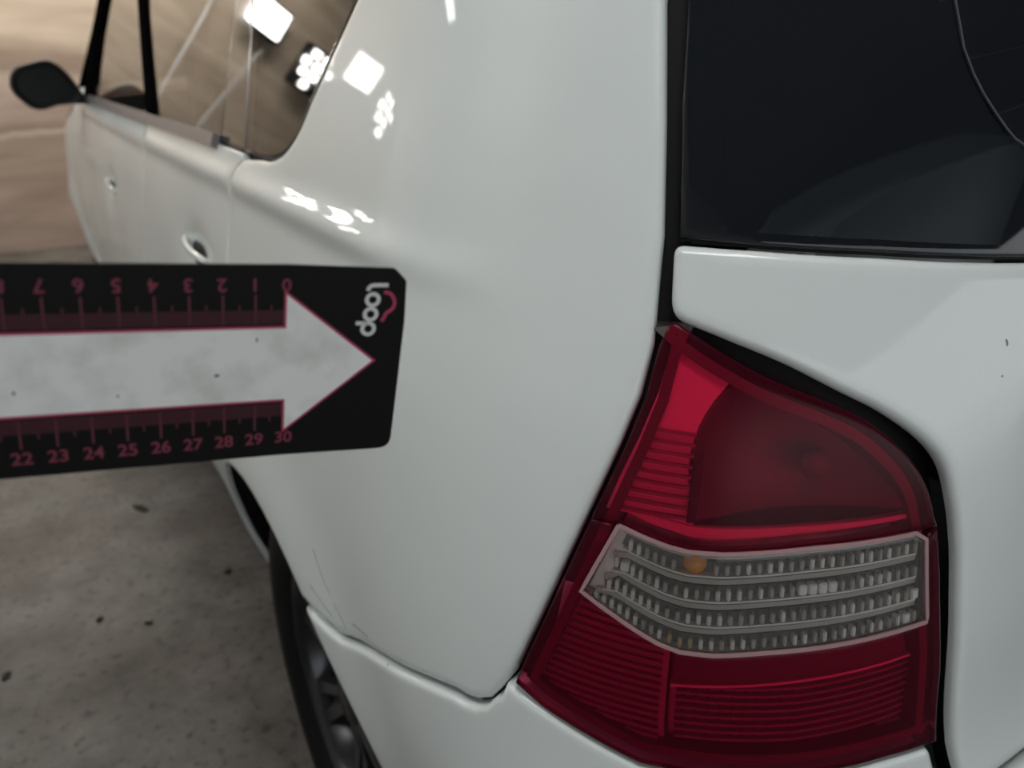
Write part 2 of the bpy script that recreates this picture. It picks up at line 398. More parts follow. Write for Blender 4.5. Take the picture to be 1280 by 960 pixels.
# ------------------------------------------------------------------ the car
car = bpy.data.objects.new('car', None); COL.objects.link(car); car.location = (XC, 2.1, 0)
tag(car, 'white hatchback with dark tinted windows and a red tail lamp, parked on concrete', 'car')
bpy.context.view_layer.update()
CARM = car.matrix_world.inverted()
def cp(o):                        # parent a body part to the car, keeping world place
    o.parent = car; o.matrix_parent_inverse = CARM; return o
AR = .36
def arch(y0, z0, a0, a1, R=AR, k=18):
    o = []
    for i in range(k+1):
        a = math.radians(a0+(a1-a0)*i/k); y = y0+R*math.cos(a); z = z0+R*math.sin(a); o.append((uy(y, z), z))
    return o
HE = [(.345, 1.47), (.325, 1.28), (.315, 1.154), (.305, 1.091), (.296, 1.03), (.2925, .972), (.296, .943), (.304, .914), (.317, .874), (.337, .815), (.363, .741)]   # quarter panel's rear edge
QB = [(.373, .724), (.381, .713), (.391, .707), (.401, .7045), (.412, .704), (.438, .697), (.508, .673), (.616, .633)]
WREAR = [(.868, 1.0235), (.84, 1.0245), (.815, 1.0285), (.793, 1.0345), (.777, 1.042), (.762, 1.0515), (.749, 1.0625), (.738, 1.0745), (.727, 1.088), (.69, 1.127), (.652, 1.165), (.575, 1.25), (.53, 1.35), (.53, 1.39), (.56, 1.412)]
DOORR = [(.935, 1.018), (.955, 1.010), (.968, .98), (.966, .90), (.966, .80)]     # rear door's rear shut line
dl = [(uy(WY+.43*math.cos(math.radians(a)), WZ+.43*math.sin(math.radians(a))), WZ+.43*math.sin(math.radians(a))) for a in (66, 56, 46, 36, 26, 16, 6)]
dl = [p for p in dl if p[0] > .968]
a_end = 118
# quarter panel
qp = HE + QB + arch(WY, WZ, a_end, 0) + [(uy(WY+.36, .25), .25), (uy(WY+.425, .25), .25)] + dl[::-1] + DOORR[::-1] + WREAR + [(1.05, 1.415), (1.05, 1.47)]
quarter = cp(panel('quarter_panel', qp, M['paint'], None, res=.018, r=.004, thick=.009, zrows=(.955, 1.03))); car_parts = [quarter]
quarter_r = cp(panel('quarter_panel', qp, M['paint'], None, res=.04, r=.004, mirror=True))
# windows of the flank
qg = [(.938, 1.026)] + [(p[0]+.002, p[1]+.002) for p in WREAR] + [(1.06, 1.412), (.995, 1.195)]
DF, DM = 1.605, 2.83              # middle shut line between doors, front edge of the front door
rd_glass = [(1.068, 1.030), (1.545, 1.030), (1.79, 1.20), (1.90, 1.30), (1.96, 1.412), (1.125, 1.412), (1.085, 1.195)]
fd_glass = [(1.625, 1.030), (2.63, 1.030), (2.65, 1.10), (2.66, 1.20), (2.58, 1.32), (2.42, 1.412), (2.06, 1.412), (2.0, 1.30), (1.87, 1.20)]
for mir in (False, True):
    cp(panel('quarter_window', qg, M['side_glass'], None, off=-.002, thick=.008, r=.002, res=.03, mirror=mir))
    cp(panel('rear_door_window', rd_glass, M['side_glass'], None, off=-.004, thick=.006, r=.0015, res=.04, mirror=mir))
    cp(panel('front_door_window', fd_glass, M['side_glass'], None, off=-.004, thick=.006, r=.0015, res=.04, mirror=mir))
    cp(panel('pillar_trim', [(.942, 1.026), (1.064, 1.0275), (1.082, 1.195), (1.122, 1.412), (1.064, 1.412), (.999, 1.195)], M['blackout'], None, off=-.003, r=.002, res=.03, mirror=mir))
    cp(panel('pillar_trim', [(1.549, 1.030), (1.621, 1.030), (1.866, 1.20), (1.996, 1.30), (2.056, 1.412), (1.964, 1.412), (1.904, 1.30), (1.794, 1.20)], M['matte_black'], None, off=.003, r=.002, res=.03, mirror=mir))
    cp(panel('pillar_trim', [(2.634, 1.030), (2.76, 1.030), (2.775, 1.12), (2.77, 1.22), (2.665, 1.34), (2.47, 1.425), (2.424, 1.416), (2.585, 1.324), (2.664, 1.204), (2.654, 1.10)], M['matte_black'], None, off=.010, r=.002, res=.03, mirror=mir))
    # roof rail and windscreen pillar
    cp(panel('roof_rail', [(1.054, 1.416), (2.47, 1.427), (2.67, 1.342), (2.775, 1.222), (2.765, 1.03), (2.83, 1.03), (2.83, 1.24), (2.72, 1.37), (2.50, 1.47), (1.054, 1.47)], M['paint'], None, r=.003, res=.04, mirror=mir))
# doors
ZS = .27
def dent(u, z, c, su, sz, d):
    return d*math.exp(-((u-c[0])/su)**2-((z-c[1])/sz)**2)
def waves(u, z):
    return .0011*math.sin(6.1*u+9*z)*math.sin(15*z+2.3*u+.5)+.0007*math.sin(17*u-5*z)*math.sin(24*z+3*u)
def rear_off(u, z): return waves(u, z)-dent(u, z, (1.165, .872), .07, .028, .014)
def front_off(u, z): return waves(u, z+.1)-dent(u, z, (2.10, .85), .08, .03, .014)
rdoor_o = [(p[0]+.004, p[1]) for p in DOORR] + [(p[0]+.004, p[1]) for p in dl] + [(uy(WY+.43, .25)+.004, ZS), (DF-.01, ZS), (DF, 1.0255), (1.0, 1.0245), (.95, 1.0235), (.942, 1.0215)]
rear_door = cp(panel('rear_door', rdoor_o, M['paint'], None, r=.0018, res=.02, offf=rear_off, zrows=(.955, 1.02)))
fdl = [(uy(WF+.43*math.cos(math.radians(a)), WZ+.43*math.sin(math.radians(a))), WZ+.43*math.sin(math.radians(a))) for a in (138, 150, 162, 174)]
fdoor_o = [(DF+.006, 1.024), (DF-.004, ZS), (fdl[-1][0]-.004, ZS)] + [(p[0]-.004, p[1]) for p in fdl[::-1]] + [(DM-.005, .70), (DM, 1.024)]
front_door = cp(panel('front_door', fdoor_o, M['paint'], None, r=.0018, res=.025, offf=front_off, zrows=(.955, 1.02)))
cp(panel('rear_door', rdoor_o, M['paint'], None, r=.003, res=.06, mirror=True)); cp(panel('front_door', fdoor_o, M['paint'], None, r=.003, res=.06, mirror=True))
# sills, fenders
sill_o = [(uy(WY+.365, .2), .20), (uy(WF-.365, .2), .20), (uy(WF-.365, .26), .262), (uy(WY+.43, .26), .262), (uy(WY+.43, .246), .246), (uy(WY+.365, .246), .246)]
fen = [(DM+.006, 1.026), (DM+.001, .70)] + [(p[0]+.001, p[1]) for p in fdl] + [(uy(WF-.36, .27), .27)] + arch(WF, WZ, 178, 2) + [(uy(WF+.36, .25), .25), (uy(4.02, .25), .25), (uy(4.02, .7), .70), (uy(3.9, .83), .83), (uy(3.5, .93), .93), (uy(3.0, 1.03), 1.03)]
for mir in (False, True):
    cp(panel('sill', sill_o, M['paint'], None, off=-.012, r=.003, res=.06, mirror=mir))
    cp(panel('front_fender', fen, M['paint'], None, r=.004, res=.035, mirror=mir))
# door belt mouldings and door handles
mould = cp(ribbon('belt_moulding', [(1.064, 1.0275), (2.72, 1.0275)], .017, .008, M['grey_metal'], None, drop=.010))
tag(mould, 'grey metal strip')
def handle(u, z):
    L = dens([(u-.075, z-.004), (u+.075, z+.004)], .0125, closed=False); v = []; f = []; k = len(L); sg = 10
    for i, (a, b) in enumerate(L):
        t = i/(k-1); off = -.006+.010*math.sin(math.pi*t)**.6; P = at(a, b, off); nn = N(a, b); hz = np.array([0, 0, 1.])
        for q in range(sg):
            an = 2*math.pi*q/sg; v.append(P+.0045*math.cos(an)*nn+.006*math.sin(an)*hz)
    for i in range(k-1):
        for q in range(sg): f.append((i*sg+q, i*sg+(q+1) % sg, (i+1)*sg+(q+1) % sg, (i+1)*sg+q))
    f += [tuple(range(sg))[::-1], tuple(range((k-1)*sg, k*sg))]
    return v, f
for d, (u, z) in ((rear_door, (1.165, .877)), (front_door, (2.10, .855))):
    v, f = handle(u, z); o = mesh('door_handle', v, f, M['paint']); o.parent = d
    pr = panel('handle_recess', [(u-.055, z-.03, .015), (u+.045, z-.03, .015), (u+.045, z+.012, .01), (u-.055, z+.012, .01)], M['trim'], None, off=-.009, thick=.004, r=.002, res=.012)
    pr.parent = d
# tailgate: painted lower part, glass above, black edge
TG = [(.2885, 1.0255, .006), (.287, 1.011), (.2845, .987, .012), (.268, .982)]+curve([(.252, .977), (.22, .966), (.184, .950), (.160, .939), (.131, .921), (.113, .903), (.101, .878), (.094, .858), (.088, .835), (.0785, .782), (.0665, .70)])+[(.058, .665, .01)]
GB = [(.243, 1.0245), (.177, 1.0215), (.072, 1.0135), (-.05, 1.004), (-.25, .992)]
tgL = TG; tgR = [mu(p)+((p[2],) if len(p) > 2 else ()) for p in TG[::-1]]
tail = cp(panel('tailgate', GB[::-1]+tgL+tgR+[mu(p) for p in GB], M['paint'], None, off=.004, r=.0045, res=.022, thick=.008))
tag(tail, 'white painted panel below the rear window')
gl = [(p[0], p[1]+.003) for p in GB]
GS = [(.2865, 1.0295), (.297, 1.10), (.306, 1.20), (.322, 1.38)]
rg = cp(panel('rear_window', gl[::-1]+GS+[mu(p) for p in GS[::-1]]+[mu(p) for p in gl], M['rear_glass'], None, off=-.001, r=.002, res=.03, thick=.006))
# black band printed round the glass, frame of the opening
cp(ribbon('glass_border', [(p[0]-.012, p[1]) for p in GS], .022, -.003, M['border'], None, drop=.003))
cp(ribbon('glass_border', [(p[0], p[1]+.006) for p in ([(.28, 1.0255)]+GB)]+[(q[0], q[1]+.006) for q in [mu(p) for p in GB[::-1]]], .008, -.0035, M['black'], None, drop=.003))
cp(ribbon('gap_seal', [(p[0]-.008, p[1]) for p in HE[:5]]+[(.286, .985)], .040, -.012, M['black'], None))
lampR = [(.2845, .984), (.281, .9845), (.259, .9725), (.229, .9585), (.189, .944), (.164, .932), (.14, .9135), (.124, .895), (.115, .876), (.108, .857), (.103, .838), (.096, .803), (.089, .768), (.083, .711)]
lampRs = curve(lampR[2:])
lampB = [(.125, .7115), (.159, .7095), (.22, .7075), (.278, .7085), (.308, .7185), (.34, .729), (.359, .739)]
lampL = [(.333, .815), (.313, .874), (.300, .914), (.292, .943), (.2885, .972)]
cp(ribbon('gap_seal', [(p[0]-.006, p[1]) for p in lampR[1:]]+[(.07, .66)], .026, -.018, M['black'], None))
cp(ribbon('gap_seal', [(.083, .706)]+[(p[0], p[1]-.003) for p in lampB], .022, -.016, M['black'], None))
cp(ribbon('gap_seal', [(p[0]-.003, p[1]) for p in HE[5:]], .016, -.014, M['black'], None))
cp(ribbon('gap_seal', QB+[(.69, .608)], .016, -.010, M['black'], None))
cp(ribbon('gap_seal', [(p[0]+.002, p[1]) for p in DOORR]+dl, .016, -.010, M['black'], None))
cp(ribbon('gap_seal', [(DF+.002, 1.03), (DF-.007, ZS)], .016, -.010, M['black'], None))
cp(ribbon('gap_seal', [(DM+.002, 1.03), (DM-.002, .70)], .016, -.010, M['black'], None))
cp(ribbon('window_seal', [(.93, 1.024)]+WREAR, .010, -.009, M['black'], None))
# bumper
bq = [(p[0]+.003, p[1]-.0068) for p in QB]
bl = [(.366, .7335)]+[(p[0], p[1]-.0035) for p in lampB[::-1]][1:]+[(.088, .7075, .006), (.077, .664, .01), (.02, .655), (-.3, .65)]
ba = arch(WY, WZ, a_end+1.5, 176)
bump_half = bl[::-1]+[(.371, .7205)]+bq+ba+[(uy(WY-.36, .26), .26), (LC, .22), (0, .20), (-.3, .20)]
bR = [mu(p)+((p[2],) if len(p) > 2 else ()) for p in bump_half[::-1]]
bumper = cp(panel('bumper', bump_half+bR, M['paint'], None, off=.002, r=.0035, res=.024, thick=.02))
# scuffs
def scuff(pts, wd):
    o = ribbon('scuff_mark', pts, wd, .0006, M['scratch'], None, res=.006, drop=.0012); return o
for pts, wd in (([(.654, .692), (.634, .672), (.622, .664)], .0011), ([(.617, .660), (.603, .651), (.598, .646)], .0014), ([(.578, .661), (.556, .667), (.540, .671)], .0013), ([(.67, .652), (.645, .647), (.628, .643)], .0010), ([(.602, .615), (.585, .585), (.573, .556)], .0014), ([(.506, .668), (.507, .661)], .0014)):
    o = scuff(pts, wd); o.parent = quarter
for pts in ([(.0815, .9725), (.0800, .9705), (.0797, .9690)], [(.080, .9525), (.0795, .9518)]):
    o = ribbon('scuff_mark', pts, .0009, .0044, M['scratch'], None, res=.003, drop=.0012); o.parent = tail

# ---- tail lamp
CT = [(.299, .867), (.284, .8625), (.270, .8590), (.259, .8575), (.24, .858), (.191, .8635), (.127, .867)]
CB = [(.109, .8065), (.169, .801), (.21, .7975), (.24, .7935), (.259, .7935), (.272, .797), (.285, .803), (.318, .820)]
lens_out = lampR[:2]+lampRs+lampB+lampL
bm = bmesh.new()
LI = inset(dens(lens_out, .01)[::1] if area(dens(lens_out, .01)) > 0 else dens(lens_out, .01)[::-1], .006); k = len(LI)
va = at(LI[:, 0], LI[:, 1], np.full(k, -.003)); vb = at(LI[:, 0], LI[:, 1], np.full(k, -.055)); vin = inset(LI, .006); vc = at(vin[:, 0], vin[:, 1], np.full(k, -.003)); vd = at(vin[:, 0], vin[:, 1], np.full(k, -.055))
V = [bm.verts.new(p) for p in np.concatenate([va, vb, vc, vd])]
for i in range(k):
    j = (i+1) % k
    bm.faces.new((V[i], V[j], V[2*k+j], V[2*k+i])); bm.faces.new((V[i], V[k+i], V[k+j], V[j])); bm.faces.new((V[2*k+i], V[2*k+j], V[3*k+j], V[3*k+i]))
lamp = cp(from_bm('tail_lamp', bm, M['housing'], None))
tag(lamp, 'red tail lamp with a clear band across the middle')
def lp(o): o.parent = lamp; return o
lp(panel('lamp_back', [tuple(p) for p in inset(LI, .004)][::2], M['housing'], None, off=-.055, r=.002, res=.02, thick=.004))
up = lampR[:2]+curve(lampR[2:9])+[(.111, .8685)]+CT[::-1]+[(.3155, .8675)]+lampL[2:]
lp(panel('red_lens', up, M['red_lens'], None, off=.003, r=.002, res=.012, thick=.006))
clr_in = CT+[(.119, .862), (.109, .810)]+CB
lp(panel('clear_lens', clr_in, M['clear_lens'], None, off=.003, r=.002, res=.012, thick=.006))
low = [(.111, .8680), (.119, .8615), (.109, .8095)]+CB+[(.299, .8665)]+[(.3155, .8670)]+lampL[:1]+lampB[::-1]+lampR[::-1][:5]
lp(panel('red_lens', low, M['red_lens'], None, off=.003, r=.002, res=.012, thick=.006))
# pale rim of the clear section
ov = dens(clr_in, .01); ov = np.concatenate([ov, ov[:1]])
lp(ribbon('clear_lens_rim', [tuple(p) for p in ov], .0024, .0036, M['pale_rim'], None, res=.01, drop=.002))
def plate(name, pts, m, off, **k): return lp(panel(name, pts, m, None, off=off, r=k.pop('r', .001), res=k.pop('res', .012), thick=k.pop('thick', .004), **k))
# upper chamber: bright reflector on the left, bowl on the right with its dark reflection painted in, strip along the bottom
BC, BR = (.195, .908), .069
arc = [(BC[0]+BR*math.cos(math.radians(a)), BC[1]+BR*math.sin(math.radians(a))) for a in range(52, -32, -7)]   # left side of bowl (u grows to the left)
plate('upper_reflector', [(.2825, .974), (.270, .9665), (.247, .9545)]+arc[2:]+[(.2575, .869), (.310, .872), (.3035, .893), (.294, .92), (.2865, .946)], M['silver'], -.008)
for i in range(9):
    z = .874+.0062*i; ue = .3085-.0019*i
    lp(ribbon('reflector_rib', [(.262, z), (ue-.004, z+.001)], .0016, -.0045, M['silver_mid'], None, res=.01, drop=.005))
def bowl_off(u, z):
    d = math.hypot(u-BC[0], z-BC[1])/BR; return -.008-.030*max(0, 1-d**2)
plate('lamp_bowl', [(.240, .9535)]+arc[2:]+[(.258, .872), (.19, .875), (.122, .8785), (.128, .893), (.146, .909), (.168, .926), (.192, .938), (.228, .953)], M['darkened'], 0, offf=bowl_off, res=.008)
plate('bowl_step', [(.262, .872), (.2565, .872), (.2565, .915), (.262, .905)], M['trim'], -.004, res=.01)
plate('lower_strip', [(.300, .8735), (.284, .868), (.259, .8625), (.24, .863), (.191, .8685), (.127, .872), (.126, .8755), (.191, .8735), (.24, .870), (.259, .8695), (.284, .874)], M['silver'], -.006, res=.01)
def bulb(u, z, off, r, m, name='bulb'):
    P = at(u, z, off); nn = Vector(N(u, z)); bmx = bmesh.new(); bmesh.ops.create_uvsphere(bmx, u_segments=16, v_segments=10, radius=r)
    for v in bmx.verts:
        if v.co.z < 0: v.co.z *= 1.9; v.co.x *= .75+.25*(1+v.co.z/(1.9*r)); v.co.y *= .75+.25*(1+v.co.z/(1.9*r))
    q = Vector((0, 0, 1)).rotation_difference(nn)
    for v in bmx.verts: v.co = q @ v.co+Vector(P)
    return lp(from_bm(name, bmx, m, None, smooth=True))
bulb(.183, .905, -.024, .010, M['darkened'])
# lower chamber
plate('lower_reflector', [(.334, .815), (.318, .816), (.285, .799), (.264, .791), (.264, .712), (.278, .713), (.308, .723), (.346, .736)], M['rib_base'], -.012)
for i in range(17):
    z = .7215+.0054*i; a = .268; b = .352-max(0, z-.738)*.40-max(0, .738-z)*2.2
    if z > .79: a = .268+(z-.79)*1.8
    lp(ribbon('reflector_rib', [(a, z), (b-.006, z+.004)], .0024, -.0085, M['silver_mid'], None, res=.012, drop=.004))
plate('dark_step', [(.262, .790), (.21, .794), (.169, .797), (.115, .802), (.105, .776), (.18, .770), (.262, .7625)], M['darkened'], -.010)
plate('right_reflector', [(.262, .760), (.18, .7675), (.104, .7735), (.095, .718), (.159, .714), (.22, .712), (.262, .713)], M['rib_base'], -.017)
for i in range(9):
    z = .718+.0054*i
    lp(ribbon('reflector_rib', [(.258, z-.001), (.18, z), (.100, z+.006)], .0018, -.012, M['silver_mid'], None, res=.02, drop=.004))
for i in range(20):
    u = .105+.0078*i
    lp(ribbon('reflector_fin', [(u, .718), (u, .764)], .0012, -.0155, M['housing'], None, res=.012, drop=.004))
lp(ribbon('reflector_rib', [(.262, .7615), (.18, .769), (.104, .775)], .0018, -.009, M['silver'], None, res=.02, drop=.004))
# clear chamber: back plate, ledges, prism cells, amber bulb
def ctop(u): return float(np.interp(u, [p[0] for p in CT[::-1]], [p[1] for p in CT[::-1]]))
def cbot(u): return float(np.interp(u, [p[0] for p in CB], [p[1] for p in CB]))
plate('clear_section_back', [(p[0], p[1]-.001) for p in CT]+[(.121, .860), (.112, .812)]+[(p[0], p[1]+.001) for p in CB], M['cell_back'], -.022)
plate('clear_side_reflector', [(.300, .8635), (.288, .8605), (.288, .807), (.316, .8205)], M['silver'], -.0062, res=.01)
rows = 4
M['cell_dim'] = plain('prism_cell_dim', (.50, .47, .44), .3)
M['cell_amber'] = plain('prism_cell_amber', (.62, .42, .22), .3)
MES = {}
for kk in ('cell', 'cell_dim', 'silver', 'cell_amber'):
    ME = bpy.data.meshes.new('prism_cell'); bmx = bmesh.new(); box(bmx, (0, 0, 0), (.0024 if kk != 'silver' else .0050, .0066, .005), .0006); bmx.to_mesh(ME); bmx.free(); ME.materials.append(M[kk]); MES[kk] = ME
def frame_at(u, z, off):
    P = Vector(at(u, z, off)); n_ = Vector(N(u, z)); e = 1e-3
    t = Vector(S(u+e, z)-S(u-e, z)).normalized(); b = n_.cross(t)
    m_ = Matrix((t, b, n_)).transposed().to_4x4(); m_.translation = P; return m_
rnd = random.Random(2)
for k in range(rows):
    fr = (k+.72)/rows
    U = np.arange(.1185, .3135, .0001)
    def zz(u, f=fr):
        t, b = ctop(u), cbot(u)
        if u > .299: t = .867-(u-.299)*2.4
        return t+(b-t)*f
    us = .1205-.0024*k; ue = .2965+.0048*k
    led = [(u, zz(u, (k+.28)/rows)) for u in np.linspace(us, ue, 24)]
    lp(ribbon('prism_ledge', led, .0030, -.0035, M['cell_dim'], None, res=.02, drop=.012))
    led = [(u, zz(u, (k+1.02)/rows)) for u in np.linspace(us, ue, 24)]
    lp(ribbon('prism_ledge', led, .0012, -.001, M['cell'], None, res=.02, drop=.006))
    lp(ribbon('prism_slot', [(u, zz(u)) for u in np.linspace(us, ue, 24)], .0068, -.0055, M['darkened'], None, res=.02, drop=.003))
    u = us+.002
    while u < ue:
        kk = 'silver' if (k == 1 and .174 < u < .193) or rnd.random() < .03 else 'cell_amber' if .25 < u < .266 and k in (0, 3) else 'cell' if u > .283 or rnd.random() < .45 else 'cell_dim'  # wide silver cells put white highlights and bright facets into the colour
        if k == 0 and .247 < u < .261: u += .0060; continue
        o = link('prism_cell', MES[kk], None, lamp)
        o.matrix_local = frame_at(u, zz(u), -.0022); u += .0060 if u < .27 else .0048
bulb(.2545, .8475, -.0085, .0075, M['amber'], 'amber_bulb')
bulb(.268, .812, -.016, .008, M['amber'], 'amber_bulb')
bulb(.165, .835, -.016, .008, M['silver'], 'bulb')

# ---- wheels
def lathe(prof, seg):
    v = []; f = []; n_ = len(prof)
    for i in range(seg):
        a = 2*math.pi*i/seg
        for (x, r) in prof: v.append((x, r*math.cos(a), r*math.sin(a)))
    for i in range(seg):
        j = (i+1) % seg
        for k in range(n_-1): f.append((i*n_+k, j*n_+k, j*n_+k+1, i*n_+k+1))
    return v, f
TP = [(-.070, .205), (-.082, .215), (-.093, .235), (-.0955, .255), (-.092, .278), (-.080, .297), (-.068, .303), (-.045, .305), (-.043, .298), (-.037, .298), (-.035, .305), (-.004, .305), (-.002, .298), (.002, .298), (.004, .305), (.035, .305), (.037, .298), (.043, .298), (.045, .305), (.068, .303), (.080, .297), (.092, .278), (.0955, .255), (.09, .23), (.075, .205)]
v, f = lathe(TP, 72); tyre = mesh('wheel', v, f, M['tire'])
RP = [(-.072, .206), (-.080, .206), (-.078, .198), (-.066, .192), (-.02, .182), (.06, .182), (.072, .205)]
v, f = lathe(RP, 64); rim = mesh('rim', v, f, M['rim'], tyre); tag(rim, 'dark alloy rim')
v, f = lathe([(-.074, .001), (-.074, .026), (-.070, .032), (-.058, .04), (-.035, .055), (.02, .075), (.02, .001)], 32); mesh('hub', v, f, M['rim'], tyre)
v, f = lathe([(.0, .05), (.0, .135), (.012, .135), (.012, .05)], 40); mesh('brake_disc', v, f, M['spoke'], tyre)
for i in range(7):
    a = 2*math.pi*i/7+.2; bmx = bmesh.new()
    for s in (-1, 1):
        pts = [(-.066, .030, s*.008), (-.058, .10, s*.013), (-.066, .196, s*.026)]; wd = [.010, .008, .010]
        ring = []
        for (x, r, t), w_ in zip(pts, wd):
            q = [(x, r, t-w_), (x, r, t+w_), (x+.022, r, t+w_*.8), (x+.022, r, t-w_*.8)]
            ring.append([bmx.verts.new((p[0], p[1]*math.cos(a)-p[2]*math.sin(a), p[1]*math.sin(a)+p[2]*math.cos(a))) for p in q])
        for k in range(2):
            for c in range(4): bmx.faces.new((ring[k][c], ring[k][(c+1) % 4], ring[k+1][(c+1) % 4], ring[k+1][c]))
        bmx.faces.new(ring[0]); bmx.faces.new(ring[2][::-1])
    from_bm('spoke', bmx, M['spoke'], tyre)
def put_wheel(o, x, y, flip):
    o.parent = car; o.matrix_parent_inverse = CARM; o.location = (x, y, .305); o.rotation_euler = (0, 0, math.pi if flip else 0)
put_wheel(tyre, .050, WY, False)
for x, y, fl in ((.055, WF, False), (2*XC-.05, WY, True), (2*XC-.055, WF, True)):
    c = tyre.copy(); COL.objects.link(c)
    for ch in tyre.children:
        d = ch.copy(); COL.objects.link(d); d.parent = c
    put_wheel(c, x, y, fl)
def liner(y0, mir):
    v = []; f = []; K = 24; RL = .367
    for i in range(K+1):
        a = math.radians(-2+184*i/K); y, z = y0+RL*math.cos(a), WZ+RL*math.sin(a)
        xo = float(S(np.array(float(uy(y, z))), np.array(z))[0])+.011
        for x in (xo, .28): v.append((2*XC-x if mir else x, y, z))
    for i in range(K): f.append((2*i, 2*i+1, 2*i+3, 2*i+2))
    q = len(v); v.append((2*XC-.28 if mir else .28, y0, WZ))
    for i in range(K): f.append((2*i+1, q, 2*i+3))
    cp(mesh('wheel_arch_liner', v, f, M['black'], None, smooth=False))
for y0 in (WY, WF):
    for mir in (False, True): liner(y0, mir)

# ---- roof, windscreen, bonnet, front, floor pan
def sx(y, z):
    p = S(np.array(float(uy(y, z))), np.array(float(z))); return float(p[0])
def cross_sheet(name, stations, m, k=12, crown=.05):
    v = []; f = []
    for (y, z, c) in stations:
        x0 = sx(max(y, .9), z)
        for i in range(k+1):
            t = i/k; x = x0+(2*XC-2*x0)*t; v.append((x, y, z+crown*(1-(2*t-1)**2)))
    n_ = len(stations)
    for j in range(n_-1):
        for i in range(k): f.append((j*(k+1)+i, j*(k+1)+i+1, (j+1)*(k+1)+i+1, (j+1)*(k+1)+i))
    return cp(mesh(name, v, f, m, None))
cross_sheet('roof', [(y, 1.468, 0) for y in np.linspace(.40, 2.62, 10)], M['paint'])
cross_sheet('windscreen', [(2.63, 1.46, 0), (2.82, 1.36, 0), (3.02, 1.18, 0), (3.2, 1.02, 0)], M['side_glass'])
cross_sheet('bonnet', [(3.18, 1.0, 0), (3.5, .94, 0), (3.8, .87, 0), (4.0, .76, 0), (4.06, .70, 0)], M['paint'])
cross_sheet('front_bumper', [(4.06, .71, 0), (4.12, .6, 0), (4.14, .45, 0), (4.10, .3, 0), (4.04, .2, 0)], M['paint'], crown=0)
bmx = bmesh.new(); box(bmx, (XC, 2.1, .27), (1.02, 3.6, .06)); box(bmx, (XC, 2.13, .24), (1.50, 1.82, .05)); cp(from_bm('floor_pan', bmx, M['interior'], None))
# seats: rounded backs seen through the glass
def seat(name, x0, x1, y, z0, z1, r, m=M['seat'], th=.13, pts=None):
    bmx = bmesh.new(); own = pts is not None; pts = pts or []
    for (cx, cz, a0) in () if own else ((x1-r, z1-r, 0), (x0+r, z1-r, 90)):
        for i in range(9):
            a = math.radians(a0+90*i/8); pts.append((cx+r*math.cos(a), cz+r*math.sin(a)))
    if not own: pts += [(x0, z0), (x1, z0)]
    A_ = [bmx.verts.new((p[0], y+(p[1]-z0)*-.12, p[1])) for p in pts]; B_ = [bmx.verts.new((p[0], y+th+(p[1]-z0)*-.12, p[1])) for p in pts]
    bmx.faces.new(A_); bmx.faces.new(B_[::-1]); n_ = len(pts)
    for i in range(n_): bmx.faces.new((A_[i], B_[i], B_[(i+1) % n_], A_[(i+1) % n_]))
    bmesh.ops.bevel(bmx, geom=[e for e in bmx.edges if abs(e.verts[0].co.y-e.verts[1].co.y) < .09 and len(e.link_faces) == 2], offset=.02, segments=2, affect='EDGES')
    return cp(from_bm(name, bmx, m, None, smooth=False))
seat('rear_seat_back', .77, 1.47, .84, .5, 1.0, .1, pts=[(1.47, .5), (1.47, .95), (1.45, .975), (1.41, .991), (1.37, .992), (1.25, .981), (1.12, .96), (1.03, .943), (.95, .923), (.89, .903), (.84, .882), (.80, .857), (.785, .84), (.775, .82), (.77, .5)])
seat('front_seat_back', .12, .62, 1.75, .5, 1.15, .1, M['interior']); seat('front_seat_back', .93, 1.43, 1.75, .5, 1.15, .1, M['interior'])
bmx = bmesh.new(); box(bmx, (1.40, 1.25, .9), (.03, 1.4, 1.0), .01); box(bmx, (.775, 2.3, .75), (1.2, .04, .8), .01); cp(from_bm('dark_screen', bmx, M['interior'], None))  # unseen dark panels added to block brightness behind the rear glass
# heater wires and wiper streak on the rear window
M['wire'] = plain('heater_wire', (.30, .10, .06), .5)
M['streak'] = plain('wiper_streak', (.06, .065, .075), .8)
for z0 in (1.094, 1.124, 1.154, 1.184):
    o = ribbon('heater_wire', [(.141-(1.128-z0)*.8, z0), (.06, z0+.013), (-.2, z0+.02)], .0012, -.0045, M['wire'], None, res=.02, drop=.0008); o.parent = rg
o = ribbon('wiper_streak', [(.157, 1.165), (.155, 1.152), (.145, 1.128), (.136, 1.115), (.126, 1.104), (.116, 1.095), (.106, 1.087), (.098, 1.0815), (.09, 1.078), (.07, 1.072)], .0010, .0004, M['streak'], None, res=.006, drop=.0012); o.parent = rg

# ---- door mirror
MO = [(60, 620), (72, 565), (95, 520), (130, 490), (170, 475), (250, 455), (330, 440), (370, 438), (405, 447), (445, 470), (480, 503), (515, 545), (545, 592), (575, 645), (603, 700), (590, 722), (550, 740), (480, 752), (380, 762), (290, 788), (245, 792), (200, 784), (165, 765), (138, 740), (110, 710), (88, 688), (70, 655)]
MO = [(-.219+(p[0]-60)/543*.184, 1.131-(p[1]-438)/354*.134) for p in MO]
mc = np.array(MO).mean(0); v = []; f = []
MY = 2.74
secs = [(.80, 2.742), (.86, 2.733), (.95, 2.732), (1.0, 2.742), (1.0, 2.765), (.95, 2.80), (.82, 2.84), (.6, 2.87), (.3, 2.885)]
n_ = len(MO)
for s, y in secs:
    for p in MO: q = mc+(np.array(p)-mc)*s; v.append((q[0], y, q[1]))
for k in range(len(secs)-1):
    for i in range(n_): f.append((k*n_+i, k*n_+(i+1) % n_, (k+1)*n_+(i+1) % n_, (k+1)*n_+i))
f.append(tuple(range((len(secs)-1)*n_, len(secs)*n_))); f.append(tuple(range(n_))[::-1])
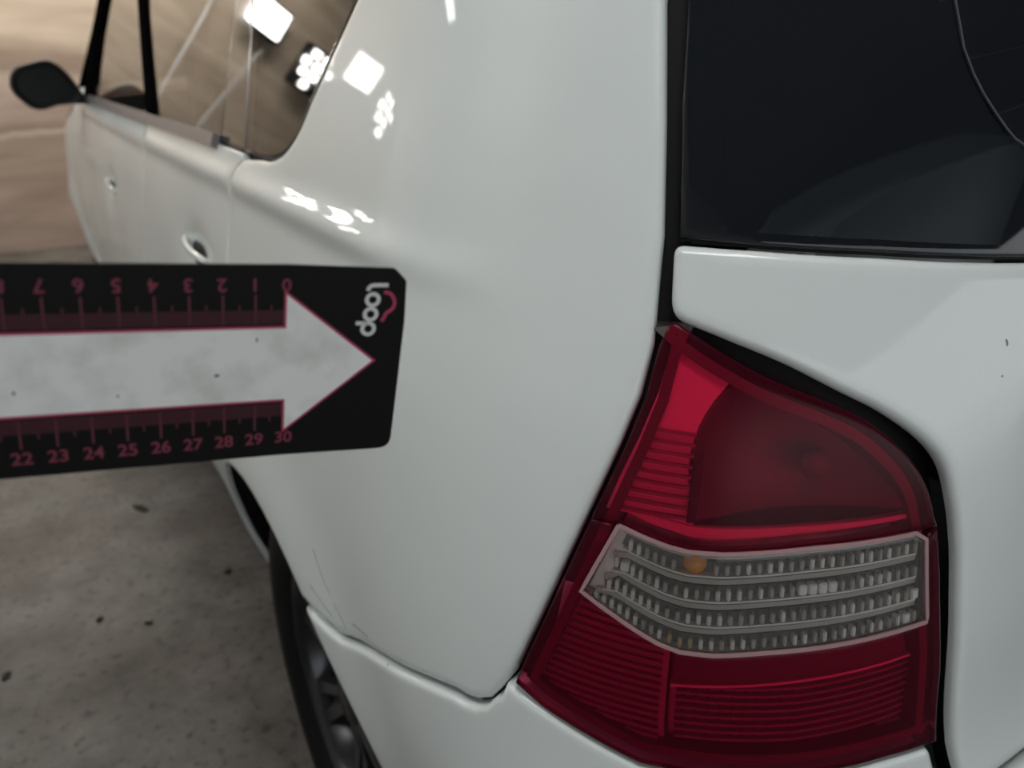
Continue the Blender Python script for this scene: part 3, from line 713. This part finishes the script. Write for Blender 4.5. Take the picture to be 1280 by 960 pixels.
mir_o = mesh('door_mirror', v, f, M['mirror_black']); tag(mir_o, 'black door mirror')
mir_o.parent = front_door
M['mirror_glass'] = plain('mirror_glass', (.006, .0065, .007), .3, spec=.15)  # the mirror's dark reflection is put into its base colour
q = [mc+(np.array(p)-mc)*.79 for p in MO]; vv = [(a[0], 2.739, a[1]) for a in q]+[(a[0], 2.743, a[1]) for a in q]
mg = mesh('mirror_glass', vv, [tuple(range(n_))[::-1]]+[(i, (i+1) % n_, n_+(i+1) % n_, n_+i) for i in range(n_)], M['mirror_glass'], None, smooth=False)
bmx = bmesh.new(); box(bmx, (-.055, 2.78, 1.022), (.13, .07, .022), .008); arm = from_bm('mirror_arm', bmx, M['mirror_black'], None)
bm_o = arm
for o in (mg, arm): o.parent = mir_o
# the mirror hangs on the door but is built as car part so that its own pieces stay one level down
mir_o.parent = car; mir_o.matrix_parent_inverse = CARM

# ------------------------------------------------------------------ measuring card held in the air beside the quarter panel
CO = Vector((-.2026, .2546, 1.0246)); EX = Vector((.9868, -.1199, -.1089)).normalized(); EN = Vector((-.1322, -.9846, -.1147)).normalized()
EY = EN.cross(EX).normalized()
CM = Matrix((EX, EY, EN)).transposed().to_4x4(); CM.translation = CO
cw, chh, cl, cc = 1.343, 2.537, 3.038, 3.562      # cm: half shaft, half head, tip, half card
def poly(name, pts, m, h0, h1, parent):
    """flat prism in card centimetres"""
    bmx = bmesh.new(); A_ = [bmx.verts.new((p[0]/100, p[1]/100, h0/1000)) for p in pts]; B_ = [bmx.verts.new((p[0]/100, p[1]/100, h1/1000)) for p in pts]
    n_ = len(pts); bmx.faces.new(A_[::-1]); bmx.faces.new(B_)
    for i in range(n_): bmx.faces.new((A_[i], A_[(i+1) % n_], B_[(i+1) % n_], B_[i]))
    return from_bm(name, bmx, m, parent)
card_pts = fillet([(-34.2, -cc-.02, .5), (-20, -cc-.02), (-8, -cc), (0, -cc-.06), (4.0, -3.75, .5), (4.12, 1.5), (4.06, 3.02, .12), (3.62, 3.46, .12), (0, cc), (-8, cc), (-34.2, cc, .5)])
card = poly('measuring_card', card_pts, M['card_black'], -1.0, 0, None); card.matrix_world = CM
tag(card, 'black measuring card with white arrow and red centimetre scales, held up before the white car', 'ruler')
g = .07
def arrow(d):
    return [(-32-d, -cw-d), (-d*.9, -cw-d), (-d*.9, -chh-d*1.9), (cl+d*1.55, 0), (-d*.9, chh+d*1.9), (-d*.9, cw+d), (-32-d, cw+d)]
poly('arrow_outline', arrow(.085), M['card_pink'], 0, .06, card)
poly('arrow', arrow(0), M['card_white'], 0, .10, card)
def rect(bmx, x0, x1, y0, y1, h):
    vs = [bmx.verts.new((x/100, y/100, h/1000)) for x, y in ((x0, y0), (x1, y0), (x1, y1), (x0, y1))]; bmx.faces.new(vs)
for s in (1, -1):
    bmx = bmesh.new()
    for i in range(1, 301):
        x = -i/10
        if i % 10 == 0: continue
        h = .50 if i % 5 else .70
        a, b = sorted((s*(cw+.16), s*(cw+.16+h))); rect(bmx, x-.017, x+.017, a, b, .04)
    o = from_bm('millimetre_ticks', bmx, M['card_tick'], card); o['kind'] = 'stuff'
tm = bpy.data.meshes.new('centimetre_tick'); bmx = bmesh.new(); rect(bmx, -.03, .03, 0, 1.02, .05); bmx.to_mesh(tm); bmx.free(); tm.materials.append(M['card_tick'])
nums = {}
def glyphs(txt, size):
    c = bpy.data.curves.new('numeral', 'FONT'); c.body = txt; c.size = size; c.align_x = 'CENTER'; c.align_y = 'CENTER'; c.extrude = 0; c.offset = size*.016
    o = bpy.data.objects.new('numeral', c); COL.objects.link(o); bpy.context.view_layer.update()
    me = bpy.data.meshes.new_from_object(o.evaluated_get(bpy.context.evaluated_depsgraph_get())); bpy.data.objects.remove(o)
    return me
for i in range(0, 31):
    for s in (1, -1):
        if i:
            t = bpy.data.objects.new('centimetre_tick', tm); COL.objects.link(t); t.parent = card
            t.location = (-i/100, s*(cw+.16)/100, 0); t.rotation_euler = (0, 0, 0 if s > 0 else math.pi)
        txt = str(i) if s > 0 else str(30-i)
        me = glyphs(txt, .0062); me.materials.clear(); me.materials.append(M['card_num']); me.name = 'numeral'
        o = bpy.data.objects.new('numeral', me); COL.objects.link(o); o.parent = card
        o.location = (-i/100-.0002, s*(2.90)/100, .00006); o.rotation_euler = (0, 0, math.pi if s > 0 else 0)
M['speck'] = plain('brown_speck', (.13, .10, .07), .8)
for cx_, cy_, rx_, ry_ in ((-2.22, -.30, .09, .055), (-8.0, -.55, .045, .07), (-5.2, -.85, .035, .05), (-.95, .95, .03, .09)):
    poly('speck', [(cx_+rx_*math.cos(a*.7), cy_+ry_*math.sin(a*.7)) for a in range(9)], M['speck'], .10, .13, card)
# logo: loop, reading downwards, with a red swoosh above the two middle letters
def stroke(name, pts, wd, m, h=.08):
    P = [np.array(p, float) for p in pts]; L = []; R = []
    for i, p in enumerate(P):
        d = P[min(i+1, len(P)-1)]-P[max(i-1, 0)]; d /= np.linalg.norm(d); nn = np.array([-d[1], d[0]])*wd/2; L.append(p+nn); R.append(p-nn)
    return poly(name, L+R[::-1], m, 0, h, card)
def ring_(name, c, r, wd, m):
    bmx = bmesh.new(); K = 28; vs = []
    for i in range(K):
        a = 2*math.pi*i/K
        vs.append((bmx.verts.new(((c[0]+(r+wd/2)*math.cos(a))/100, (c[1]+(r+wd/2)*math.sin(a))/100, .00008)), bmx.verts.new(((c[0]+(r-wd/2)*math.cos(a))/100, (c[1]+(r-wd/2)*math.sin(a))/100, .00008))))
    for i in range(K):
        a, b = vs[i]; c_, d = vs[(i+1) % K]; bmx.faces.new((a, c_, d, b))
    return from_bm(name, bmx, m, card)
ring_('logo_letter', (2.90, 2.33), .21, .14, M['logo_white'])
ring_('logo_letter', (2.86, 1.79), .21, .14, M['logo_white'])
ring_('logo_letter', (2.81, 1.24), .21, .14, M['logo_white'])
stroke('logo_letter', [(2.81, 1.45), (2.6, 1.455), (2.36, 1.46)], .14, M['logo_white'])
stroke('logo_letter', [(3.42, 2.86), (3.1, 2.86), (2.90, 2.855), (2.79, 2.82), (2.73, 2.74), (2.71, 2.66)], .14, M['logo_white'])
stroke('logo_swoosh', [(3.28, 2.58), (3.40, 2.60), (3.55, 2.52), (3.66, 2.36), (3.70, 2.18), (3.66, 2.02), (3.55, 1.90), (3.44, 1.84), (3.38, 1.74), (3.34, 1.62), (3.26, 1.52)], .13, M['card_pink'])

# ------------------------------------------------------------------ scraps on the floor
M['scrap'] = plain('dark_scrap', (.016, .014, .012), .8)
def scrap(name, x, y, sx_, sy_, rot, label):
    bmx = bmesh.new(); K = 11; c0 = bmx.verts.new((0, 0, .006)); rg_ = []; lo = []
    for i in range(K):
        a = 2*math.pi*i/K; r = .6+.5*random.random(); rg_.append(bmx.verts.new((sx_*r*math.cos(a), sy_*r*math.sin(a), .003+.004*random.random()))); lo.append(bmx.verts.new((sx_*r*.9*math.cos(a), sy_*r*.9*math.sin(a), 0)))
    for i in range(K):
        j = (i+1) % K; bmx.faces.new((c0, rg_[i], rg_[j])); bmx.faces.new((rg_[i], lo[i], lo[j], rg_[j]))
    bmx.faces.new(lo[::-1]); o = from_bm(name, bmx, M['scrap']); o.location = (x, y, 0.0005); o.rotation_euler = (0, 0, rot)
    tag(o, label, 'scrap')

scrap('floor_scrap', -.148, 2.10, .040, .010, -.95, 'largest dark scrap lying on the concrete floor below the card')
scrap('floor_scrap', -.017, 1.68, .010, .008, .3, 'small dark scrap on the concrete floor nearest the rear wheel')
scrap('floor_scrap', -.473, 1.56, .014, .008, 1.2, 'dark scrap on the concrete floor farthest from the car')
scrap('floor_scrap', -.296, 1.65, .009, .006, .8, 'leftmost of the two small dark specks in the middle of the concrete floor')
scrap('floor_scrap', -.207, 1.58, .012, .005, -.6, 'rightmost of the two small dark specks in the middle of the concrete floor')
